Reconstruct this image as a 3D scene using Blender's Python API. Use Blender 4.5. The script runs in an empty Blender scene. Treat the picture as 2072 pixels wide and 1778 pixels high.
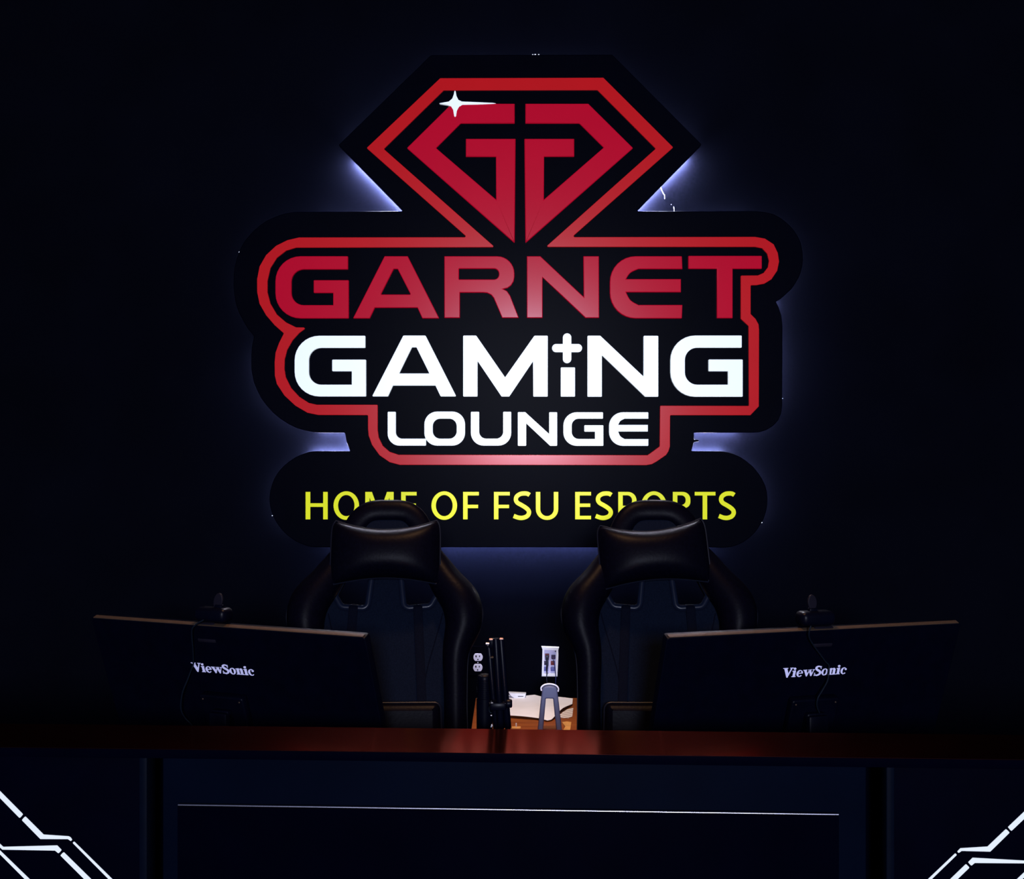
import bpy, bmesh, math, random
from mathutils import Vector, Matrix
random.seed(7)
PI = math.pi
C = bpy.context.scene.collection
F = 2400.0            # focal length in pixels of the 2072 x 1778 frame
CAM = Vector((0.0, 0.0, 1.6))
WALL = 4.50           # distance of the back wall
FACE = 4.40           # distance of the sign face

def at(px, py, d):
    return Vector(((px - 1036) / F * d, d, CAM.z - (py - 889) / F * d))

def lin(*c):
    return tuple(((v / 255) / 12.92) if v / 255 <= 0.04045 else (((v / 255) + 0.055) / 1.055) ** 2.4 for v in c)

# ------------------------------------------------------------------ materials
def mat(name, col, rough=0.5, spec=0.5, metal=0.0, emit=0.0, ecol=None, var=0.0, scale=40, bump=0.0, coat=0.0, crough=0.1):
    m = bpy.data.materials.new(name)
    m.use_nodes = True
    nt = m.node_tree
    b = nt.nodes['Principled BSDF']
    b.inputs['Roughness'].default_value = rough
    b.inputs['Metallic'].default_value = metal
    b.inputs['Specular IOR Level'].default_value = spec
    b.inputs['Coat Weight'].default_value = coat
    b.inputs['Coat Roughness'].default_value = crough
    c4 = (*col, 1)
    b.inputs['Base Color'].default_value = c4
    if emit:
        b.inputs['Emission Color'].default_value = (*(ecol or col), 1)
        b.inputs['Emission Strength'].default_value = emit
    if var or bump:
        tc = nt.nodes.new('ShaderNodeTexCoord')
        n = nt.nodes.new('ShaderNodeTexNoise')
        n.inputs['Scale'].default_value = scale
        n.inputs['Detail'].default_value = 4
        nt.links.new(tc.outputs['Object'], n.inputs['Vector'])
        if var:
            r = nt.nodes.new('ShaderNodeValToRGB')
            r.color_ramp.elements[0].position = 0.3
            r.color_ramp.elements[1].position = 0.7
            r.color_ramp.elements[0].color = (*[v * (1 - var) for v in col], 1)
            r.color_ramp.elements[1].color = (*[min(1, v * (1 + var)) for v in col], 1)
            nt.links.new(n.outputs['Fac'], r.inputs['Fac'])
            nt.links.new(r.outputs['Color'], b.inputs['Base Color'])
        if bump:
            bp = nt.nodes.new('ShaderNodeBump')
            bp.inputs['Strength'].default_value = bump
            bp.inputs['Distance'].default_value = 0.002
            nt.links.new(n.outputs['Fac'], bp.inputs['Height'])
            nt.links.new(bp.outputs['Normal'], b.inputs['Normal'])
    return m

def wood_mat(name, c1, c2, rough=0.45):
    m = mat(name, c1, rough, 0.4)
    nt = m.node_tree
    b = nt.nodes['Principled BSDF']
    tc = nt.nodes.new('ShaderNodeTexCoord')
    mp = nt.nodes.new('ShaderNodeMapping')
    mp.inputs['Scale'].default_value = (2.0, 26.0, 26.0)
    n = nt.nodes.new('ShaderNodeTexNoise')
    n.inputs['Scale'].default_value = 2.2
    n.inputs['Detail'].default_value = 6
    n.inputs['Distortion'].default_value = 0.6
    r = nt.nodes.new('ShaderNodeValToRGB')
    r.color_ramp.elements[0].position = 0.35
    r.color_ramp.elements[1].position = 0.68
    r.color_ramp.elements[0].color = (*c1, 1)
    r.color_ramp.elements[1].color = (*c2, 1)
    nt.links.new(tc.outputs['Object'], mp.inputs['Vector'])
    nt.links.new(mp.outputs['Vector'], n.inputs['Vector'])
    nt.links.new(n.outputs['Fac'], r.inputs['Fac'])
    nt.links.new(r.outputs['Color'], b.inputs['Base Color'])
    return m

BLK = (0.0004, 0.0006, 0.0028)
M = {}
M['wall'] = mat('wall_paint', (0.0015, 0.0018, 0.0040), 0.8, 0.0, var=0.15, scale=3)
M['floor'] = mat('carpet', (0.006, 0.007, 0.012), 0.95, 0.0, var=0.4, scale=180, bump=0.3)
M['ceiling'] = mat('ceiling_paint', (0.002, 0.002, 0.005), 0.9, 0.0, var=0.1, scale=5)
M['panel'] = mat('sign_panel_acrylic', BLK, 0.34, 0.010, var=0.1, scale=8)
M['red'] = mat('red_acrylic', lin(188, 20, 26), 0.20, 0.21, emit=0.20, var=0.03, scale=6)  # emission here through yellow is added brightness on front-lit lettering
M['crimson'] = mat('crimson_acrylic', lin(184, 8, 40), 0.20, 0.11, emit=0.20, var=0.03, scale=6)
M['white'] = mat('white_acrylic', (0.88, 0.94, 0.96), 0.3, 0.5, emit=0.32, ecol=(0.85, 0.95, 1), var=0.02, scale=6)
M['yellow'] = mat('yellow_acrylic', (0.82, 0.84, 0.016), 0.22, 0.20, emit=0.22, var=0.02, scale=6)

M['glint'] = mat('led_leak', (0.8, 0.85, 1), 0.5, 0.2, emit=0.7, ecol=(0.85, 0.88, 1.0))
M['wire'] = mat('white_wire', (0.5, 0.5, 0.6), 0.5, 0.3, var=0.05)
M['ledge'] = mat('red_tinted_laminate', (0.24, 0.056, 0.048), 0.14, 0.5, metal=1.0, var=0.06, scale=12)  # red metal tint put in to redden the sign's reflection on the dark ledge
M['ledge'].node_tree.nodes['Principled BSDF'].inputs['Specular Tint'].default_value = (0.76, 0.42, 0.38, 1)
M['desk'] = mat('black_desk_laminate', (0.0002, 0.0003, 0.0022), 0.5, 0.002, var=0.15, scale=9)
M['deskmid'] = mat('navy_desk_panel', (0.0005, 0.0013, 0.0044), 0.55, 0.006, var=0.15, scale=5)
M['deskblk'] = mat('black_gloss_panel', (0.0002, 0.0003, 0.0020), 0.5, 0.002, var=0.1, scale=9)
M['trim'] = mat('aluminium_trim', (0.26, 0.25, 0.29), 0.27, 0.5, metal=1.0, var=0.05, scale=60)
M['post'] = mat('slate_post', (0.0008, 0.0016, 0.0046), 0.5, 0.01, var=0.1)
M['led'] = mat('strip_led', (0.06, 0.065, 0.07), 0.4, 0.05, emit=0.86, ecol=(0.84, 0.93, 1.06))
M['leather'] = mat('black_leather', (0.0006, 0.0006, 0.0024), 0.40, 0.022, var=0.2, scale=120, bump=0.15)
M['fabric'] = mat('charcoal_fabric', (0.0020, 0.0032, 0.0076), 0.8, 0.01, var=0.2, scale=300, bump=0.2)
M['strap'] = mat('black_webbing', (0.0010, 0.0015, 0.0044), 0.8, 0.02, var=0.2, scale=300, bump=0.2)
M['piping'] = mat('piping_cord', (0.0028, 0.0036, 0.0080), 0.4, 0.08, var=0.1)
M['plastic'] = mat('black_plastic', (0.0005, 0.0007, 0.0030), 0.35, 0.05, var=0.15, scale=30)
M['frame'] = mat('hole_trim_plastic', (0.003, 0.0045, 0.011), 0.3, 0.08, var=0.1)
M['shell'] = mat('monitor_shell', (0.0003, 0.0005, 0.0028), 0.45, 0.03, var=0.15, scale=30)
M['edge'] = mat('monitor_edge', (0.032, 0.020, 0.013), 0.5, 0.10, var=0.1, scale=30)  # brown paints warm light on the monitor tops; also used on small parts
M['screen'] = mat('dark_screen', (0.002, 0.002, 0.003), 0.15, 0.5, var=0.05)
M['logo'] = mat('white_print', (0.58, 0.56, 0.76), 0.5, 0.2, var=0.03)
M['oval'] = mat('webcam_shutter', (0.0045, 0.0038, 0.007), 0.5, 0.05, var=0.1)
M['cable'] = mat('cable_jacket', (0.003, 0.005, 0.009), 0.3, 0.25, var=0.1)
M['plate'] = mat('outlet_plate', (0.0004, 0.0005, 0.0026), 0.4, 0.01, var=0.1)
M['outlet'] = mat('outlet_white', (0.70, 0.68, 0.85), 0.4, 0.4, var=0.02)
M['slot'] = mat('outlet_slot', (0.01, 0.004, 0.006), 0.6, 0.2, var=0.1)
M['boxwhite'] = mat('box_white_plastic', (0.85, 0.88, 0.97), 0.4, 0.4, var=0.02)
M['boxin'] = mat('box_recess', (0.62, 0.60, 0.85), 0.5, 0.3, var=0.05)
M['jackred'] = mat('red_jack', (0.16, 0.015, 0.02), 0.5, 0.3, var=0.1)
M['jackblue'] = mat('blue_jack', (0.10, 0.11, 0.36), 0.5, 0.3, var=0.1)
M['jackdark'] = mat('dark_jack', (0.02, 0.01, 0.05), 0.5, 0.3, var=0.1)
M['netblue'] = mat('navy_cable', (0.008, 0.012, 0.09), 0.4, 0.3, var=0.1)
M['netdark'] = mat('dark_cable', (0.006, 0.006, 0.022), 0.4, 0.3, var=0.1)
M['grey'] = mat('slate_grey_plastic', (0.085, 0.10, 0.20), 0.45, 0.4, var=0.05, scale=20)
M['rim'] = mat('white_rim_plastic', (0.85, 0.85, 0.97), 0.4, 0.4, var=0.02)
M['wood'] = wood_mat('orange_wood', lin(128, 62, 27), lin(152, 84, 36))
M['woodtan'] = mat('tan_matte', lin(206, 150, 88), 0.7, 0.1, var=0.15, scale=30)
M['paper'] = mat('cream_paper', (0.90, 0.88, 0.93), 0.8, 0.05, var=0.03, scale=20)
M['tipw'] = mat('pale_tip', (0.65, 0.60, 0.64), 0.4, 0.4, var=0.05)
M['tipc'] = mat('copper_tip', (0.50, 0.28, 0.22), 0.4, 0.4, var=0.1)
M['white_mark'] = mat('white_mark', (0.8, 0.75, 0.75), 0.5, 0.3, var=0.02)

def leaflet_mat():
    m = mat('striped_leaflet', (0.8, 0.75, 0.72), 0.7, 0.1)
    nt = m.node_tree
    tc = nt.nodes.new('ShaderNodeTexCoord')
    mp = nt.nodes.new('ShaderNodeMapping')
    mp.inputs['Rotation'].default_value = (0, 0, 0.9)
    w = nt.nodes.new('ShaderNodeTexWave')
    w.inputs['Scale'].default_value = 16
    w.inputs['Distortion'].default_value = 0.4
    r = nt.nodes.new('ShaderNodeValToRGB')
    r.color_ramp.interpolation = 'CONSTANT'
    r.color_ramp.elements[1].position = 0.45
    r.color_ramp.elements[0].color = (0.42, 0.31, 0.27, 1)
    r.color_ramp.elements[1].color = (0.85, 0.80, 0.80, 1)
    nt.links.new(tc.outputs['Object'], mp.inputs['Vector'])
    nt.links.new(mp.outputs['Vector'], w.inputs['Vector'])
    nt.links.new(w.outputs['Fac'], r.inputs['Fac'])
    nt.links.new(r.outputs['Color'], nt.nodes['Principled BSDF'].inputs['Base Color'])
    return m
M['leaflet'] = leaflet_mat()

# ------------------------------------------------------------------ object helpers
def thing(name, label, cat, loc=(0, 0, 0), rotz=0.0, group=None):
    o = bpy.data.objects.new(name, None)
    C.objects.link(o)
    o.location = loc
    o.rotation_euler = (0, 0, rotz)
    o.empty_display_size = 0.1
    o['label'] = label
    o['category'] = cat
    if group:
        o['group'] = group
    return o

def tag(o, label, cat, group=None):
    o['label'] = label
    o['category'] = cat
    if group:
        o['group'] = group
    return o

def root_matrix(p):
    while p is not None and p.parent is not None:
        p = p.parent
    if p is None:
        return Matrix.Identity(4)
    return Matrix.Translation(p.location) @ p.rotation_euler.to_matrix().to_4x4()

def link(name, me, m, parent=None, local=False, label=None, smooth=True, angle=38):
    """mesh in world coordinates (or root-local when local) -> one object"""
    me.name = name
    if parent is not None and not local:
        me.transform(root_matrix(parent).inverted())
    o = bpy.data.objects.new(name, me)
    C.objects.link(o)
    o.data.materials.clear()
    o.data.materials.append(m)
    if parent is not None:
        o.parent = parent
    if smooth:
        me.polygons.foreach_set('use_smooth', [True] * len(me.polygons))
        me.set_sharp_from_angle(angle=math.radians(angle))
    if label:
        o['label'] = label
    return o

def obj(name, bm, m, parent=None, **k):
    bmesh.ops.recalc_face_normals(bm, faces=bm.faces[:])
    me = bpy.data.meshes.new(name)
    bm.to_mesh(me)
    bm.free()
    return link(name, me, m, parent, **k)

def center_origin(o):
    """put the origin of a top-level single mesh at its base"""
    vs = [v.co for v in o.data.vertices]
    c = Vector(((min(v.x for v in vs) + max(v.x for v in vs)) / 2, (min(v.y for v in vs) + max(v.y for v in vs)) / 2, min(v.z for v in vs)))
    o.data.transform(Matrix.Translation(-c))
    o.location = c
    return o

def add_box(bm, c, s, rot=None, bev=0.0, seg=2):
    b = bmesh.new()
    bmesh.ops.create_cube(b, size=1)
    for v in b.verts:
        v.co = Vector((v.co.x * s[0], v.co.y * s[1], v.co.z * s[2]))
    if bev:
        bmesh.ops.bevel(b, geom=b.edges[:], offset=bev, segments=seg, profile=0.5, affect='EDGES')
    mt = Matrix.Translation(c) @ (rot.to_4x4() if rot else Matrix.Identity(4))
    merge(bm, b, mt)
    return bm

def merge(bm, b, mt=None):
    me = bpy.data.meshes.new('tmp')
    b.to_mesh(me)
    b.free()
    if mt is not None:
        me.transform(mt)
    bm.from_mesh(me)
    bpy.data.meshes.remove(me)

def box(c, s, rot=None, bev=0.0, seg=2):
    return add_box(bmesh.new(), c, s, rot, bev, seg)

def add_cyl(bm, p0, p1, r0, r1=None, seg=20, bev=0.0):
    p0, p1 = Vector(p0), Vector(p1)
    r1 = r0 if r1 is None else r1
    b = bmesh.new()
    bmesh.ops.create_cone(b, cap_ends=True, segments=seg, radius1=r0, radius2=r1, depth=(p1 - p0).length)
    if bev:
        es = [e for e in b.edges if abs(e.verts[0].co.z - e.verts[1].co.z) < 1e-6]
        bmesh.ops.bevel(b, geom=es, offset=bev, segments=2, profile=0.5, affect='EDGES')
    q = Vector((0, 0, 1)).rotation_difference((p1 - p0).normalized())
    merge(bm, b, Matrix.Translation((p0 + p1) / 2) @ q.to_matrix().to_4x4())
    return bm

def smooth_path(pts, n=8, closed=False):
    """Catmull-Rom through pts (tuples of any length)"""
    out = []
    N = len(pts)
    rng = range(N) if closed else range(N - 1)
    for i in rng:
        g = (lambda k: pts[k % N]) if closed else (lambda k: pts[max(0, min(N - 1, k))])
        p0, p1, p2, p3 = g(i - 1), g(i), g(i + 1), g(i + 2)
        for s in range(n):
            t = s / n
            out.append(tuple(0.5 * (2 * b + (c - a) * t + (2 * a - 5 * b + 4 * c - d) * t * t + (3 * b - a - 3 * c + d) * t ** 3)
                             for a, b, c, d in zip(p0, p1, p2, p3)))
    if not closed:
        out.append(tuple(pts[-1]))
    return out

def add_tube(bm, pts, rad, seg=8, closed=False, flat=None, up=None):
    """tube along pts; rad number or list; flat = depth ratio of the second axis (along up)"""
    pts = [Vector(p[:3]) for p in pts]
    N = len(pts)
    rads = rad if isinstance(rad, (list, tuple)) else [rad] * N
    rings = []
    nrm = None
    for i, p in enumerate(pts):
        if closed:
            t = pts[(i + 1) % N] - pts[i - 1]
        else:
            t = pts[min(N - 1, i + 1)] - pts[max(0, i - 1)]
        t.normalize()
        if up is not None:
            nrm = (Vector(up) - t * t.dot(Vector(up))).normalized()
        elif nrm is None:
            a = Vector((0, 0, 1)) if abs(t.z) < 0.9 else Vector((1, 0, 0))
            nrm = (a - t * t.dot(a)).normalized()
        else:
            nrm = (nrm - t * t.dot(nrm)).normalized()
        bi = t.cross(nrm)
        r = rads[i]
        f = flat if flat else 1.0
        rings.append([bm.verts.new(p + bi * (r * math.cos(2 * PI * k / seg)) + nrm * (r * f * math.sin(2 * PI * k / seg))) for k in range(seg)])
    for i in range(N if closed else N - 1):
        A, B = rings[i], rings[(i + 1) % N]
        for k in range(seg):
            bm.faces.new((A[k], A[(k + 1) % seg], B[(k + 1) % seg], B[k]))
    if not closed:
        bm.faces.new(rings[0][::-1])
        bm.faces.new(rings[-1])
    return bm

def tube(pts, rad, **k):
    return add_tube(bmesh.new(), pts, rad, **k)

# ---- flat outlines with real thickness
def rp(pts, n=8):
    """polygon with rounded corners: (x, y) or (x, y, r)"""
    out = []
    N = len(pts)
    for i, p in enumerate(pts):
        r = p[2] if len(p) > 2 else 0
        P = Vector(p[:2])
        if r <= 0:
            out.append(tuple(P))
            continue
        A, B = Vector(pts[i - 1][:2]) - P, Vector(pts[(i + 1) % N][:2]) - P
        la, lb = A.length, B.length
        A.normalize(); B.normalize()
        ang = math.acos(max(-1, min(1, A.dot(B))))
        t = min(r / math.tan(ang / 2), la * 0.999, lb * 0.999)
        rr = t * math.tan(ang / 2)
        c = P + (A + B).normalized() * (rr / math.sin(ang / 2))
        s, e = P + A * t, P + B * t
        a0 = math.atan2(s.y - c.y, s.x - c.x)
        a1 = math.atan2(e.y - c.y, e.x - c.x)
        da = (a1 - a0 + PI) % (2 * PI) - PI
        k = n if rr > 8 else 4
        if rr < 2:
            k = 2
        for j in range(k + 1):
            out.append((c.x + rr * math.cos(a0 + da * j / k), c.y + rr * math.sin(a0 + da * j / k)))
    return out

def slab_mesh(loops, thick, bev, basis):
    """loops: list of closed 2-D loops (metres); basis maps (u, v, w) to space; front face at w = thick"""
    cu = bpy.data.curves.new('tmpc', 'CURVE')
    cu.dimensions = '2D'
    cu.fill_mode = 'BOTH'
    cu.extrude = max(0.00001, thick / 2 - bev)
    cu.bevel_depth = bev
    cu.bevel_resolution = 2
    cu.offset = -bev
    for lp in loops:
        sp = cu.splines.new('POLY')
        sp.points.add(len(lp) - 1)
        for q, p in zip(sp.points, lp):
            q.co = (p[0], p[1], 0, 1)
        sp.use_cyclic_u = True
    o = bpy.data.objects.new('tmpo', cu)
    C.objects.link(o)
    dg = bpy.context.evaluated_depsgraph_get()
    me = bpy.data.meshes.new_from_object(o.evaluated_get(dg))
    bpy.data.objects.remove(o)
    bpy.data.curves.remove(cu)
    me.transform(basis @ Matrix.Translation((0, 0, thick / 2)))
    return me

def join_meshes(mes):
    bm = bmesh.new()
    for me in mes:
        bm.from_mesh(me)
        bpy.data.meshes.remove(me)
    out = bpy.data.meshes.new('joined')
    bm.to_mesh(out)
    bm.free()
    return out

def facing(y):
    """(u, v, w) -> (x = u, y = y - w, z = v): a slab that faces the viewer"""
    return Matrix(((1, 0, 0, 0), (0, 0, -1, y), (0, 1, 0, 0), (0, 0, 0, 1)))

def ell(cx, cy, rx, ry, a0=0, a1=360, n=40):
    full = abs(a1 - a0) >= 360
    return [(cx + rx * math.cos(math.radians(a0 + (a1 - a0) * i / (n if full else n - 1))),
             cy + ry * math.sin(math.radians(a0 + (a1 - a0) * i / (n if full else n - 1)))) for i in range(n)]

def stroke(path, w):
    """outline polygon of a stroke; w number or list"""
    P = [Vector(p) for p in path]
    N = len(P)
    ws = w if isinstance(w, (list, tuple)) else [w] * N
    L, R = [], []
    for i in range(N):
        t = (P[min(N - 1, i + 1)] - P[max(0, i - 1)]).normalized()
        n = Vector((-t.y, t.x))
        L.append(tuple(P[i] + n * ws[i] / 2))
        R.append(tuple(P[i] - n * ws[i] / 2))
    return L + R[::-1]

# ------------------------------------------------------------------ the room
def struct(name, bm, m):
    o = obj(name, bm, m, smooth=False)
    o['kind'] = 'structure'
    return o

struct('wall_back', box((0, WALL + 0.06, 1.7), (9, 0.12, 3.4)), M['wall'])
struct('floor', box((0, 1.5, -0.05), (9, 6.24, 0.1)), M['floor'])
struct('ceiling', box((0, 3.06, 3.45), (9, 3.12, 0.1)), M['ceiling'])

# ------------------------------------------------------------------ the sign
sign = thing('wall_sign', 'large black lounge sign with red diamond emblem, glowing on the back wall', 'sign', (0, WALL - 0.06, at(0, 1107, FACE).z))

SIL = [(872, 111), (1239, 110), (1420, 292), (1288, 427), (1530.7, 426.6), (1548, 428.5), (1565.5, 433), (1581, 441.5), (1594, 452), (1606, 464), (1614.7, 478), (1621, 492),
       (1624, 507), (1625, 524.5), (1623.8, 537), (1620.5, 550.6), (1616, 562), (1609, 573.8), (1601, 585), (1591.5, 594), (1578.5, 605.6), (1570, 610), (1575.6, 621.5), (1581.4, 637.5),
       (1583.7, 660.6), (1583, 822), (1581, 836), (1575, 850), (1564, 862), (1551, 870), (1537, 874.5), (1523, 875.3), (1404, 875.5), (1405, 889), (1414, 889.5), (1414, 893.5), (1404.5, 894.5), (1399, 912.5),
       (1459.3, 912.5), (1472, 914), (1484.9, 918), (1498, 924), (1510.4, 932.4), (1523, 943), (1533.5, 955.5), (1542, 968), (1548.8, 982), (1552, 995), (1553.4, 1008), (1553, 1022),
       (1550, 1036), (1545, 1051), (1537.3, 1064), (1528, 1077), (1515.6, 1088.5), (1504, 1097), (1492.5, 1102.5), (1481, 1106), (1469.5, 1107.5),
       (634.9, 1107), (622, 1104.5), (609.3, 1100), (596, 1093.5), (583.7, 1084.6), (572, 1074), (562, 1061.6), (554.5, 1049), (549.2, 1036), (546, 1022), (544.8, 1007.9), (546.5, 993),
       (550.5, 978.5), (556, 966), (563.3, 954.2), (574, 942), (586.3, 932.4), (599, 924), (611.9, 918.4), (625, 914), (638.7, 912.5), (708.5, 912.5), (701.5, 895), (697.5, 875.5),
       (645, 875.5), (633, 874), (616, 870.5), (600, 866), (583, 857.5), (567, 847), (552.5, 835), (539.5, 820.5), (528.5, 806), (520, 790), (513, 772), (509, 752), (508, 735), (508, 719), (510, 700),
       (513.8, 680), (502, 666), (492, 649), (483, 632), (477, 614), (473.5, 595), (472, 574), (472.5, 557), (474.5, 539), (478, 525), (483, 511.5), (489, 497), (497.6, 484), (511, 468.5),
       (526.6, 455), (541, 445), (558.5, 437.7), (577, 431), (596, 428), (816, 427), (685, 293)]
OUT = [(890.7, 158), (1221, 157), (1362.4, 298), (1157.5, 479.5), (1528, 479), (1548, 482.5), (1565.5, 494), (1574, 511.5), (1576.5, 529), (1572.7, 547.7), (1561, 565), (1546.7, 573.8),
       (1530.7, 576.7), (1519, 577), (1519, 635), (1529, 645), (1535, 656), (1536, 666.5), (1535.6, 822), (1518.5, 840), (1356, 840), (1355.6, 903.5), (1352.5, 913.4), (1347.6, 920.6),
       (1329, 933.4), (1319, 939), (1307.7, 941), (809, 940.5), (788.5, 935), (767.9, 921), (752.7, 900), (745.8, 881), (744.5, 867), (744.5, 839.8), (644, 839.5), (622, 835), (597.4, 820.6),
       (575.3, 800), (560, 776.6), (556, 760), (555.5, 732.6), (557.4, 713.3), (564.3, 694), (574.2, 674.2), (555.6, 657.8), (538.2, 637.5), (525, 614.4), (520.2, 591), (520, 565), (525, 539),
       (538.2, 515.9), (558.5, 497), (581.7, 485.5), (604.9, 480.2), (945.1, 479.7), (741.7, 299.3)]
INN = [(897.8, 182.5), (1208.9, 182), (1327, 300.6), (1104, 499.5), (1528, 499.3), (1542.3, 502), (1552.5, 513), (1556.2, 527.4), (1554, 540.5), (1545.2, 552), (1533.6, 557), (1499, 557.3),
       (1499, 644.7), (1514.8, 659.5), (1515.6, 821), (1335.7, 820.5), (1334.8, 903), (1310.6, 920.6), (806.3, 919.8), (788.4, 913.8), (774.6, 901.8), (766.4, 885), (764.2, 870), (764.2, 818.6),
       (641, 818.6), (624.8, 815), (605.5, 802.6), (589, 784.8), (578, 762.8), (575.3, 746.3), (575.8, 727), (580.8, 707.8), (591.8, 688.5), (605.5, 673.4), (620.6, 662.4), (599, 662), (578.7, 652),
       (560, 636), (547, 614), (541, 591), (541, 568), (547, 542), (560, 521.6), (578.7, 507), (599, 500.8), (1001.6, 500), (776.5, 301.2)]

def sg(loop, d=FACE):
    return [(at(p[0], p[1], d).x, at(p[0], p[1], d).z) for p in loop]

link('backing_panel', slab_mesh([sg(rp([(x, y, 1.5) for x, y in SIL], 2))], 0.04, 0.003, facing(FACE + 0.04)), M['panel'], sign)

def raised(name, loops, m, t=0.010, bev=0.003, label=None):
    d = FACE - t
    return link(name, slab_mesh([sg(l, d) for l in loops], t + 0.001, bev, facing(FACE + 0.001)), m, sign, label=label)

raised('outline_border', [rp([(x, y, 2) for x, y in OUT], 3), rp([(x, y, 2) for x, y in INN], 3)], M['red'], 0.008, 0.0012, 'red outline band')
GL = [(1041.5, 209.5, 1), (914, 209.5, 2), (823, 299.3, 2), (1041.5, 492, 1), (1043.3, 280.5, 1), (942.5, 280.5, 1), (942.5, 317, 1), (1003.5, 317, 0), (1003.8, 403.4, 0), (882.4, 299.3, 0), (932.2, 249.5, 2), (1041.5, 249.5, 1)]
GR = [(1063, 209.5, 1), (1190.6, 209.5, 2), (1281.3, 299.3, 2), (1063, 492, 1), (1061, 280.5, 1), (1162, 280.5, 1), (1162, 316.8, 1), (1101, 316.8, 0), (1100.6, 403.4, 0), (1221.5, 298.3, 0), (1172.3, 249.5, 2), (1063, 249.5, 1)]
raised('emblem_half', [rp(GL)], M['crimson'], label='crimson left half of the diamond emblem')
raised('emblem_half', [rp(GR)], M['crimson'], label='crimson right half of the diamond emblem')
STAR = [(919.3, 184.5), (920.6, 183.2), (922, 184.5), (923.8, 194.3), (927.7, 202), (934.6, 205.2), (967, 206.5), (998.6, 208), (1003.5, 209.1), (998.6, 209.9), (967, 211.3), (935.6, 211.9), (928.7, 216), (924.4, 223.9),
        (922.8, 234.7), (920.8, 236.7), (918.9, 234.7), (916.9, 222), (913, 215.5), (906, 212.4), (890.3, 209.9), (889, 208.7), (892.3, 208), (908, 205.2), (915, 199.3), (918.3, 190.4)]
raised('sparkle', [STAR], M['white'], 0.0125, 0.0006, 'white four-pointed sparkle')

def gG(l, r, t, b, tr, it, il, ib, barT, barL, barB, ir, ro, ri):
    return [rp([(tr, t, 1.5), (l, t, ro), (l, b, ro), (r, b, 1.5), (r, barT, 1.5), (barL, barT, 1.5), (barL, barB, 1.5), (ir, barB, 0), (ir, ib, 0), (il, ib, ri), (il, it, ri), (tr, it, 1.5)])]

def gE(l, r, t, b, it, iT, iB, ib, ix, cx, mr, ro):
    up = smooth_path([(cx + (ix - cx) * 0.0, it), (ix + 10 * (cx - ix) / 26, it + (iT - it) * 0.38), (ix + 1, iT)], 5)
    dn = smooth_path([(ix + 1, iB), (ix + 10 * (cx - ix) / 26, iB + (ib - iB) * 0.62), (cx, ib)], 5)
    q = rp([(r, ib, 1), (r, b, 1.5), (l, b, ro), (l, t, ro), (r, t, 1.5), (r, it, 1)])
    return [q + up + [(mr, iT), (mr, iB)] + dn]

GARNET = [
    gG(557, 705.5, 518, 644, 704, 544.8, 589.5, 617, 566.5, 634.5, 592.5, 674, 51, 25),
    [rp([(778, 518, 2), (825, 518, 2), (889, 644, 1), (854.4, 644, 1.5), (844.6, 622.4), (758.3, 622.4), (748, 644, 1.5), (714, 644, 1)]), rp([(796.5, 544, 1), (804.5, 544, 1), (830.7, 595.5, 1), (770.5, 595.5, 1)])],
    [rp([(898.9, 518, 1), (1041, 518, 35), (1041, 560), (1039.3, 569), (1034, 577.5), (1027, 582.5), (1018, 584.5), (1026, 588.5), (1032.5, 598), (1050, 643, 1), (1016, 643, 1), (999, 603), (994, 596.5), (986, 592.5), (978, 591.7), (930.6, 591.7), (930.6, 643, 1), (898.9, 643, 1)]),
     rp([(928.6, 543.4, 1), (1009.4, 543.4, 10), (1009.4, 565, 10), (928.6, 565, 1)])],
    [rp([(1066, 518, 1), (1093.4, 518, 2), (1181.2, 600.4), (1180.3, 518, 1), (1212, 518, 1), (1212.4, 643, 1), (1184.7, 643, 2), (1097.8, 560.7), (1098, 643, 1), (1066, 643, 1)])],
    gE(1234, 1380, 518, 644, 544, 564.3, 591, 616.6, 1266, 1292, 1378, 52),
    [rp([(1393, 517.3, 1.5), (1541.7, 517.3, 1.5), (1541.7, 543.6, 1.5), (1482.6, 543.6), (1482.6, 643.5, 1), (1450.8, 643.5, 1), (1450.8, 543.6), (1393, 543.6, 1.5)])]]
GAMING = [
    gG(596, 740.5, 679, 802, 739, 703.6, 624.8, 778, 727.3, 672, 751, 711.7, 50, 25),
    [rp([(816, 678.5, 3), (861, 678.5, 3), (923.4, 802, 1.5), (891.5, 802, 2), (881, 780), (795, 780), (785, 802, 2), (752.6, 802, 1.5)]), rp([(833.5, 702.5, 1.5), (842.5, 702.5, 1.5), (868.7, 755.3), (807.6, 755.3)])],
    [rp([(937, 678.5, 2), (963.5, 678.5, 3), (1022, 763), (1081.3, 678.8, 3), (1108.6, 678.8, 2), (1108.4, 802.4, 1.5), (1079, 802.4, 1.5), (1078.5, 731), (1030.5, 802.2, 2), (1014.8, 802.2, 2), (966.3, 730.3), (966.3, 802.2, 1.5), (937, 802.2, 1.5)])],
    [rp([(1134.6, 743, 1.5), (1163.7, 743, 1.5), (1163.7, 802.4, 1.5), (1134.6, 802.4, 1.5)])],
    [rp([(1188.7, 678.8, 2), (1214.6, 678.8, 3), (1302.3, 761.6), (1302.3, 679, 2), (1332.2, 679, 2), (1332.2, 802.6, 1.5), (1305.5, 802.6, 3), (1218, 718.4), (1218, 802.6, 1.5), (1188.7, 802.6, 1.5)])],
    gG(1356.7, 1503, 678.5, 802.6, 1501, 703.3, 1386, 778, 727, 1434, 751, 1473.5, 50, 25)]
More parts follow.
